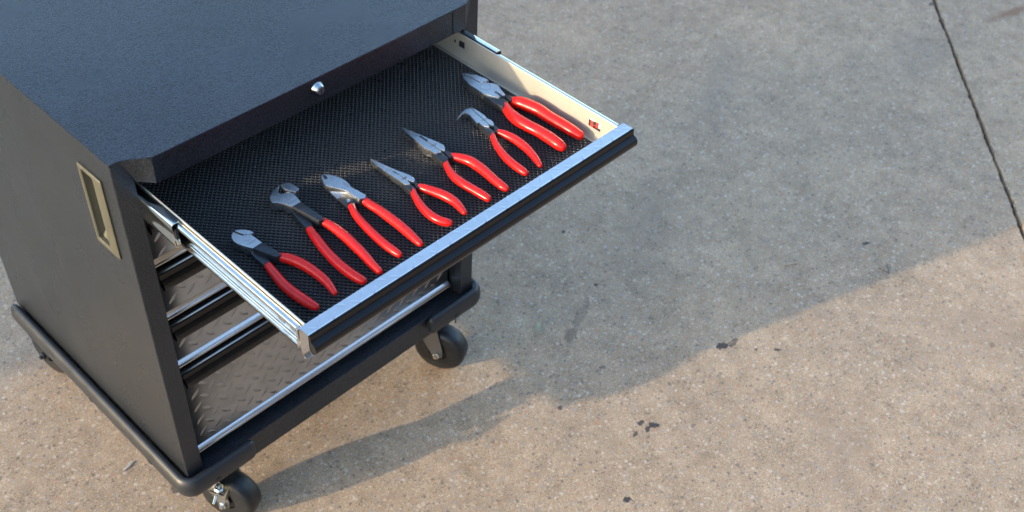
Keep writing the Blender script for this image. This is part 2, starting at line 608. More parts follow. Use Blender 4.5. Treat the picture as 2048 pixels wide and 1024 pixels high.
box('back_panel', 0.005, W - 0.005, D - 0.003, D - 0.0005, ZB + 0.001, H - 0.004, M['powder'], cab)
box('base_frame', 0.0008, W - 0.0008, 0.0006, D - 0.0006, 0.094, ZB - 0.0004, M['powder'], cab, 0.0015)

# recessed pull on the left side
def pull():
    y0, y1, z0, z1 = 0.0345, 0.0955, 0.6485, 0.7955
    t = 0.0036
    def rr(a, b, c, d, r, n=4):
        out = []
        for cx, cz, s in ((b - r, d - r, 0), (a + r, d - r, 1), (a + r, c + r, 2), (b - r, c + r, 3)):
            for k in range(n + 1):
                an = math.pi / 2 * (s + k / n)
                out.append((cx + r * math.cos(an), cz + r * math.sin(an)))
        return out
    bm = bmesh.new()
    spec = [  # outline, x (negative = outward)
        (rr(y0, y1, z0, z1, 0.003), -0.0004), (rr(y0, y1, z0, z1, 0.003), -t * 0.6),
        (rr(y0 + 0.002, y1 - 0.002, z0 + 0.002, z1 - 0.002, 0.003), -t),
        (rr(y0 + 0.021, y1 - 0.006, z0 + 0.006, z1 - 0.006, 0.003), -t),
        (rr(y0 + 0.0245, y1 - 0.0075, z0 + 0.009, z1 - 0.009, 0.003), -t * 0.55),
        (rr(y0 + 0.0250, y1 - 0.0078, z0 + 0.0095, z1 - 0.0095, 0.003), 0.004),
        (rr(y0 + 0.0250, y1 - 0.010, z0 + 0.020, z1 - 0.010, 0.003), 0.009)]
    rings = [[bm.verts.new((x, a, b)) for a, b in o] for o, x in spec]
    n = len(rings[0])
    for a, b in zip(rings, rings[1:]):
        for i in range(n):
            j = (i + 1) % n
            bm.faces.new((a[i], a[j], b[j], b[i]))
    bm.faces.new(rings[-1])
    bmesh.ops.recalc_face_normals(bm, faces=bm.faces[:])
    o = finish(bm, 'side_handle', M['olive'], cab)
    o['label'] = 'olive bronze recessed pull on the side panel'
    return o
pull()

# lock
bm = bmesh.new()
LX, LZ = 0.3262, 0.8235
add_cyl(bm, (LX, -0.0236, LZ), (0, -1, 0), 0.0112, 0.0080, 0.0085, 28, 0.0008)
lk = finish(bm, 'lock', M['chrome'], cab, None, 0.5)
lk['label'] = 'chrome key lock on the front rail'
bm = bmesh.new()
add_cyl(bm, (LX, -0.0320, LZ), (0, -1, 0), 0.0062, 0.0058, 0.0010, 24)
cyl = finish(bm, 'key_cylinder', M['stamp'], lk)
box('key_slot', LX - 0.0008, LX + 0.0008, -0.0335, -0.0329, LZ - 0.0035, LZ + 0.0035, M['dark'], lk)

# ------------------------------------------------------------------ drawers
def loz_mesh(mk):
    bm = bmesh.new()
    Lh, Wh, h = 0.0145, 0.0044, 0.0017
    def outline(k, z):
        pts = []
        for s in (1, -1):
            for q in range(6):
                u = (-1 + 2 * q / 6) * s
                pts.append((u * Lh * k, s * -Wh * k * (1 - u * u) ** 0.8, z))
        return [bm.verts.new(c) for c in pts]
    a, b, c = outline(1.0, 0.0), outline(0.80, h * 0.75), outline(0.45, h)
    for r, s in ((a, b), (b, c)):
        for i in range(12):
            j = (i + 1) % 12
            bm.faces.new((r[i], r[j], s[j], s[i]))
    bm.faces.new(c)
    for f in bm.faces:
        f.smooth = True
    me = bpy.data.meshes.new('tread_lozenge')
    bm.to_mesh(me)
    me.materials.append(M[mk])
    bm.free()
    return me
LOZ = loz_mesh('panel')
LOZ_BRIGHT = loz_mesh('plate')
ROT_FRONT = Matrix.Rotation(R(90), 4, 'X')          # local z -> -y, local y -> z

def lozenge(parent, loc, ang, flat=False, scale=1.0):
    o = bpy.data.objects.new('tread_lozenge', LOZ_BRIGHT if flat else LOZ)
    col.objects.link(o)
    o.parent = parent
    base = Matrix.Rotation(R(ang), 4, 'Z')
    m = Matrix.Translation(loc) @ (base if flat else ROT_FRONT @ base) @ (Matrix.Diagonal((scale, scale, scale * (0.22 if flat else 1.0), 1)))
    o.matrix_local = m
    return o

def loz_joined(parent, spots):
    """the lozenges no one can see behind the open drawer"""
    if not spots:
        return
    bm = bmesh.new()
    for loc, ang in spots:
        m = Matrix.Translation(loc) @ ROT_FRONT @ Matrix.Rotation(R(ang), 4, 'Z')
        k = len(bm.verts)
        bm.from_mesh(LOZ)
        bm.verts.ensure_lookup_table()
        bmesh.ops.transform(bm, matrix=m, verts=bm.verts[k:])
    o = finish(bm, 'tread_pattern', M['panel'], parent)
    o['kind'] = 'stuff'

GRIP = [(-0.3659, 0.7768), (-0.3672, 0.7770), (-0.3682, 0.7755), (-0.3686, 0.7700), (-0.3692, 0.7668), (-0.3730, 0.7655), (-0.3762, 0.7630), (-0.3778, 0.7590),
        (-0.3778, 0.7545), (-0.3760, 0.7505), (-0.3730, 0.7482), (-0.3714, 0.7480), (-0.3659, 0.7540)]
XL, XR = 0.0385, W - 0.0385

def closed_drawer(lip, ledge, xvis):
    """front sheet with turned-out bottom lip, ledge and vinyl pull at the top"""
    y = 0.033
    line = [(y - 0.0082, lip - 0.0022), (y - 0.0072, lip - 0.0003), (y - 0.0012, lip + 0.0004), (y, lip + 0.0022), (y, ledge - 0.0016), (y - 0.0012, ledge), (y - 0.0176, ledge), (y - 0.0183, ledge - 0.0012), (y - 0.0183, ledge - 0.025), (y - 0.024, ledge - 0.030)]
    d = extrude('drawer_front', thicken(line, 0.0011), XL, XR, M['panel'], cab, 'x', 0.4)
    extrude('pull_grip', [(a + 0.380, b - 0.778 + ledge) for a, b in GRIP], XL, XR, M['black_plastic'], d, 'x', 0.5)
    box('ledge_shade_strip', XL, XR, y - 0.0158, y - 0.0012, ledge + 0.0001, ledge + 0.0010, M['black_plastic'], d, 0.0003, 1)  # black strip added to paint in the shade on the metal ledge
    extrude('bottom_trim', [(y - 0.0003, lip + 0.0065), (y - 0.0015, lip + 0.0062), (y - 0.0092, lip - 0.0012), (y - 0.0096, lip - 0.0024), (y - 0.0092, lip - 0.0034), (y - 0.0003, lip - 0.0034)], XL, XR, M['plate'], d, 'x', 0.5)
    hidden = []
    P = 0.0329
    i0 = int((XL - 0.0445) / P) - 1
    for i in range(i0, 22):
        for j in range(-12, 20):
            for (ox, oz, ang) in ((0, 0, -45), (P / 2, P / 2, 45)):
                x, z = 0.0445 + i * P + ox, 0.2485 + j * P + oz
                if x < XL + 0.011 or x > XR - 0.011 or z < lip + 0.010 or z > ledge - 0.010:
                    continue
                loc = (x, y - 0.0001, z)
                if xvis(x, z):
                    lozenge(d, loc, ang)
                else:
                    hidden.append((loc, ang))
    loz_joined(d, hidden)
    # lozenges wrap onto the lip
    return d
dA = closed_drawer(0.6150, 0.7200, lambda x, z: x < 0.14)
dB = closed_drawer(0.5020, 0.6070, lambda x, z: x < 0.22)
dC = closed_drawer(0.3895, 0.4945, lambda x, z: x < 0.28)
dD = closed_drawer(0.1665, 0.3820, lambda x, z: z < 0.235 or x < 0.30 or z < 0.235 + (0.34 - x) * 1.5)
for d, l in ((dA, 'tread plate drawer front right under the open drawer'), (dB, 'second closed tread plate drawer front from the top'),
             (dC, 'third closed tread plate drawer front from the top'), (dD, 'tall tread plate front of the bottom drawer')):
    d['label'] = l

# the open drawer
x0, x1, zt, zf = 0.0455, 0.6345, 0.7747, 0.7262
line = [(-0.3512, 0.7262), (-0.3540, 0.7275), (-0.3500, 0.7305), (-0.3476, 0.7370), (-0.3470, 0.7420), (-0.3470, 0.7768), (-0.3480, 0.7781), (-0.3642, 0.7781), (-0.3652, 0.7770), (-0.3652, 0.7535), (-0.3662, 0.7510), (-0.3722, 0.7462)]
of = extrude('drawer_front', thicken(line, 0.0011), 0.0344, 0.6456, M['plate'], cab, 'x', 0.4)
of['label'] = 'bright tread plate front of the open top drawer'
extrude('pull_grip', GRIP, 0.0350, 0.6462, M['black_plastic'], of, 'x', 0.5)
for i in range(19):
    x = 0.046 + i * 0.0329
    lozenge(of, (x, -0.3605, 0.77805), 45 if i % 2 else -45, True, 0.56)
    if x + 0.0165 < 0.640:
        lozenge(of, (x + 0.0165, -0.3530, 0.77805), -45 if i % 2 else 45, True, 0.56)
tray = box('drawer_tray', x0 - 0.0012, x1 + 0.0012, -0.3455, 0.200, zf - 0.0012, zf, M['wall'], cab)
for nm, xa, xb in (('l', x0 - 0.0014, x0), ('r', x1, x1 + 0.0014)):
    sw = box('side_wall', xa, xb, -0.3456, 0.200, zf + 0.0001, zt, M['wall'], tray, 0.0004, 1)
    # rolled top edge
    bm = bmesh.new()
    add_tube(bm, [((xa + xb) / 2, -0.3450, zt), ((xa + xb) / 2, 0.2, zt)], [(0.0013, 0.0010)] * 2, 10)
    finish(bm, 'rolled_edge', M['wall'], tray)
box('back_wall', x0, x1, 0.1985, 0.200, zf + 0.0001, zt, M['wall'], tray)

# release lever seen through its window in the right wall
xw = x1 - 0.0003
for nm, ya, yb, za, zb_, m in (('window_slot', -0.3145, -0.2905, 0.7478, 0.7605, 'dark'),):
    ws = box('lever_window', xw - 0.0001, xw + 0.0006, ya, yb, za, zb_, M[m], tray)
box('lever_piece', xw - 0.0007, xw, -0.3000, -0.2945, 0.7482, 0.7600, M['red_plastic'], tray, 0.0002, 1)
box('lever_piece', xw - 0.0007, xw, -0.3105, -0.3050, 0.7515, 0.7610, M['red_plastic'], tray, 0.0002, 1)
box('lever_piece', xw - 0.0006, xw, -0.3050, -0.3002, 0.7490, 0.7540, M['zinc'], tray, 0.0002, 1)
box('lever_piece', xw - 0.0006, xw, -0.3150, -0.3108, 0.7530, 0.7640, M['white_plastic'], tray, 0.0002, 1)
box('lever_piece', xw - 0.0009, xw, -0.3030, -0.2920, 0.7606, 0.7618, M['white_plastic'], tray, 0.0002, 1)
# punched slot at the back of the right wall
box('punched_slot', xw - 0.0001, xw + 0.0006, -0.0150, -0.0045, 0.7508, 0.7625, M['dark'], tray)
box('slot_tab', xw - 0.0010, xw, -0.0050, -0.0030, 0.7512, 0.7615, M['zinc'], tray, 0.0002, 1)
box('slot_tab', xw - 0.0010, xw, 0.0050, 0.0085, 0.7540, 0.7590, M['zinc'], tray, 0.0002, 1)

# ball-bearing slides
def slide(mirror):
    f = (lambda x: W - x) if mirror else (lambda x: x)
    def prof(line, t):
        return [(f(a), b) for a, b in thicken(line, t)]
    # inner member screwed to the drawer wall
    inner = extrude('slide_rail', prof([(0.0350, 0.7420), (0.0350, 0.7392), (0.0365, 0.7380), (0.0410, 0.7380), (0.0424, 0.7395), (0.0424, 0.7480), (0.0412, 0.7500), (0.0412, 0.7590), (0.0424, 0.7610), (0.0424, 0.7695), (0.0410, 0.7710), (0.0365, 0.7710), (0.0350, 0.7698), (0.0350, 0.7670)], -0.0011), -0.3400, 0.10, M['zinc'], cab, 'y', 0.9)
    a, b = sorted((f(0.0342), f(0.0432)))
    box('rail_end_stop', a, b, -0.3432, -0.3402, 0.7385, 0.7700, M['zinc'], inner, 0.0006)
    bm = bmesh.new()
    for yy in (-0.325, -0.300):
        xa, xb = sorted((f(0.0392), f(0.0411)))
        add_box(bm, xa, xb, yy - 0.008, yy + 0.004, 0.7500, 0.7560)
    finish(bm, 'latch_tab', M['zinc'], inner)
    mid = extrude('slide_channel', prof([(0.0400, 0.7745), (0.0330, 0.7745), (0.0300, 0.7735), (0.0288, 0.7705), (0.0288, 0.7640), (0.0305, 0.7610), (0.0305, 0.7480), (0.0288, 0.7450), (0.0288, 0.7385), (0.0300, 0.7355), (0.0330, 0.7345), (0.0400, 0.7345)], -0.0012), -0.0830, 0.10, M['zinc'], cab, 'y', 0.9)
    a, b = sorted((f(0.0295), f(0.0345)))
    box('ball_stop', a, b, -0.0870, -0.0790, 0.7395, 0.7500, M['zinc'], mid, 0.0008)
    a, b = sorted((f(0.0300), f(0.0340)))
    box('ball_cage', a, b, -0.0880, -0.0832, 0.7520, 0.7680, M['black_plastic'], mid, 0.0006)
    a, b = sorted((f(0.0200), f(0.0282)))
    box('fixed_member', a, b, 0.0060, 0.30, 0.7325, 0.7765, M['zinc'], mid, 0.001)
slide(False)
slide(True)

# ------------------------------------------------------------------ bumpers and casters
def bumper(mirror):
    f = (lambda x: W - x) if mirror else (lambda x: x)
    zc, yo, xo = 0.1350, -0.0108, -0.0108
    path = [(0.128, yo), (0.126, yo), (0.122, yo), (0.115, yo), (0.05, yo), (0.010, yo)]
    for k in range(1, 8):
        a = R(90) * k / 8
        path.append((0.010 - 0.0208 * math.sin(a), 0.010 - 0.0208 * math.cos(a)))
    path += [(xo, 0.010), (xo, 0.2), (xo, 0.4), (xo, D - 0.03), (xo, D - 0.012), (xo, D - 0.006), (xo, D - 0.003)]
    if mirror:
        path = [(p[0], p[1]) for p in path]
    end = [(0.25), (0.70), (0.88), (1.0)]
    rad = []
    n = len(path)
    for i in range(n):
        k = 1.0
        if i < 3: k = (0.35, 0.72, 0.92)[i]
        if n - 1 - i < 3: k = (0.35, 0.72, 0.92)[n - 1 - i]
        rad.append((0.0112 * k, 0.0235 * (0.5 + 0.5 * k)))
    bm = bmesh.new()
    add_tube(bm, [(f(x), y, zc) for x, y in path], rad, 20)
    o = finish(bm, 'bumper', M['rubber'], cab, None, 0.9)
    # counterbored screw holes: short dark discs standing in for their shaded depth
    bm = bmesh.new()
    hx = 0.0440 if not mirror else 0.0640
    holes = [((f(hx), yo - 0.0100, zc - 0.0060), (0, -1, -0.15))]
    for yy in (0.095, 0.29, 0.51):
        holes.append(((f(xo - 0.0092), yy, zc - 0.0100), (-1 if not mirror else 1, 0, -0.25)))
    for c, ax in holes:
        h = bmesh.new()
        add_cyl(h, c, ax, 0.0058, 0.0058, 0.0016, 18)
        finish(h, 'screw_hole', M['dark'], o)
    bm.free()
    return o
bumper(False)
bumper(True)

def caster(cx, cy, steer, brake, bs=1):
    """swivel caster: top plate, forked yoke, wheel with hub and axle bolt"""
    root = empty('caster', (cx, cy, 0), cab)
    root.rotation_euler = (0, 0, R(steer))
    zg = -ZG
    r, hw = 0.0560, 0.0225
    az = zg + r
    oy = -0.030                      # trail of the axle
    bm = bmesh.new()
    add_box(bm, -0.036, 0.036, -0.045, 0.045, 0.0890, 0.0938, 0.001)
    add_cyl(bm, (0, 0, 0.072), (0, 0, 1), 0.027, 0.024, 0.0172, 24)
    finish(bm, 'mounting_plate', M['zinc'], root)
    for s in (-1, 1):
        bm = bmesh.new()
        pts = [(oy - 0.011, az - 0.008), (oy + 0.008, az - 0.011), (0.026, 0.070), (-0.026, 0.073), (oy - 0.013, az + 0.012)]
        A = [bm.verts.new((s * 0.0258, a, b)) for a, b in pts]
        B = [bm.verts.new((s * 0.0283, a, b)) for a, b in pts]
        n = len(pts)
        for i in range(n):
            bm.faces.new((A[i], A[(i + 1) % n], B[(i + 1) % n], B[i]))
        bm.faces.new(A); bm.faces.new(B)
        bmesh.ops.recalc_face_normals(bm, faces=bm.faces[:])
        finish(bm, 'fork', M['stamp'] if brake else M['oxide'], root)
        bm = bmesh.new()
        add_cyl(bm, (s * 0.0283, oy, az), (s, 0, 0), 0.0085, 0.0085, 0.006, 6, 0.0008)
        add_cyl(bm, (s * 0.0340, oy, az), (s, 0, 0), 0.0045, 0.0042, 0.005, 12)
        finish(bm, 'axle_bolt', M['zinc'] if brake else M['oxide'], root)
    bm = bmesh.new()
    prof = [(-hw, 0.020), (-hw, r - 0.012), (-hw + 0.002, r - 0.006), (-hw + 0.007, r - 0.0012), (-0.006, r), (0.006, r), (hw - 0.007, r - 0.0012), (hw - 0.002, r - 0.006), (hw, r - 0.012), (hw, 0.020)]
    seg = 48
    rings = [[bm.verts.new((a, oy + q * math.cos(2 * math.pi * k / seg), az + q * math.sin(2 * math.pi * k / seg))) for k in range(seg)] for a, q in prof]
    for a, b in zip(rings, rings[1:]):
        for k in range(seg):
            bm.faces.new((a[k], a[(k + 1) % seg], b[(k + 1) % seg], b[k]))
    bmesh.ops.recalc_face_normals(bm, faces=bm.faces[:])
    finish(bm, 'tyre', M['tyre'], root, None, 0.7)
    bm = bmesh.new()
    add_cyl(bm, (-hw + 0.002, oy, az), (1, 0, 0), 0.0205, 0.0205, 2 * hw - 0.004, 32)
    add_cyl(bm, (-hw - 0.002, oy, az), (1, 0, 0), 0.010, 0.010, 2 * hw + 0.004, 24)
    finish(bm, 'hub', M['black_plastic'], root)
    if brake:
        bm = bmesh.new()
        def bb(a, b, *r):
            a, b = sorted((a * bs, b * bs))
            add_box(bm, a, b, *r)
        bb(-0.050, -0.029, -0.050, -0.022, 0.046, 0.049, 0.0008)
        bb(-0.050, -0.030, -0.052, -0.049, 0.030, 0.049, 0.0008)
        add_cyl(bm, (-0.039 * bs, -0.036, 0.049), (0, 0, 1), 0.009, 0.009, 0.007, 6, 0.0008)
        add_cyl(bm, (-0.039 * bs, -0.036, 0.056), (0, 0, 1), 0.0045, 0.0042, 0.006, 12)
        add_cyl(bm, (-0.048 * bs, -0.036, 0.044), (-bs, -0.25, -0.1), 0.0026, 0.0022, 0.020, 10)
        finish(bm, 'brake_lever', M['zinc'], root)
    return root
caster(0.078, 0.064, 24, True)
caster(W - 0.064, 0.064, 26, True, -1)
caster(0.046, D - 0.030, -172, False)
caster(W - 0.085, D - 0.075, -15, False)

# ------------------------------------------------------------------ drawer liner
liner = tag(box('drawer_liner', 0.0470, 0.6270, -0.3445, 0.195, 0.7264, 0.7285, M['liner'], None, 0.0004, 1), 'black studded rubber liner lying in the open drawer', 'drawer liner')
liner.location = (0, 0, ZG)
def studs():
    vs_, fs, mi = [], [], []
    ax, ay = Vector((0.0040, -0.0046)), Vector((-0.0040, -0.0045))
    rnd = random.Random(5)
    def dome(c, prof, seg):
        b = len(vs_)
        for r, z in prof:
            for k in range(seg):
                a = 2 * math.pi * (k + 0.5) / seg
                vs_.append((c.x + r * math.cos(a), c.y + r * math.sin(a), 0.7284 + z))
        vs_.append((c.x, c.y, 0.7284 + prof[-1][1] * 1.03))
        n = len(prof)
        for q in range(n - 1):
            for k in range(seg):
                j2 = (k + 1) % seg
                fs.append((b + q * seg + k, b + q * seg + j2, b + (q + 1) * seg + j2, b + (q + 1) * seg + k))
        for k in range(seg):
            fs.append((b + (n - 1) * seg + k, b + (n - 1) * seg + (k + 1) % seg, b + n * seg))
    for i in range(-110, 110):
        for j in range(-110, 110):
            c = Vector((0.336, -0.07)) + ax * i + ay * j
            for q, c in enumerate((c, c + ax * 0.5)):
                if not (0.0495 < c.x < 0.6245 and -0.3420 < c.y < 0.120):
                    continue
                if q == 0:
                    h = 0.0026 + rnd.uniform(-0.0003, 0.0003)
                    dome(c, ((0.0019, 0.0), (0.0018, h * 0.45), (0.0013, h * 0.82), (0.0006, h * 0.96)), 8)
                else:
                    dome(c, ((0.0014, 0.0), (0.0012, 0.0008), (0.0007, 0.0013)), 6)
                mi.extend([0] * (len(fs) - len(mi)))
    me = bpy.data.meshes.new('liner_studs')
    me.from_pydata(vs_, [], fs)
    me.polygons.foreach_set('use_smooth', [True] * len(fs))
    me.materials.append(M['studs'])
    me.materials.append(M['liner'])
    me.polygons.foreach_set('material_index', mi)
    o = bpy.data.objects.new('liner_studs', me)
    col.objects.link(o)
    o.parent = liner
    o['kind'] = 'stuff'
studs()

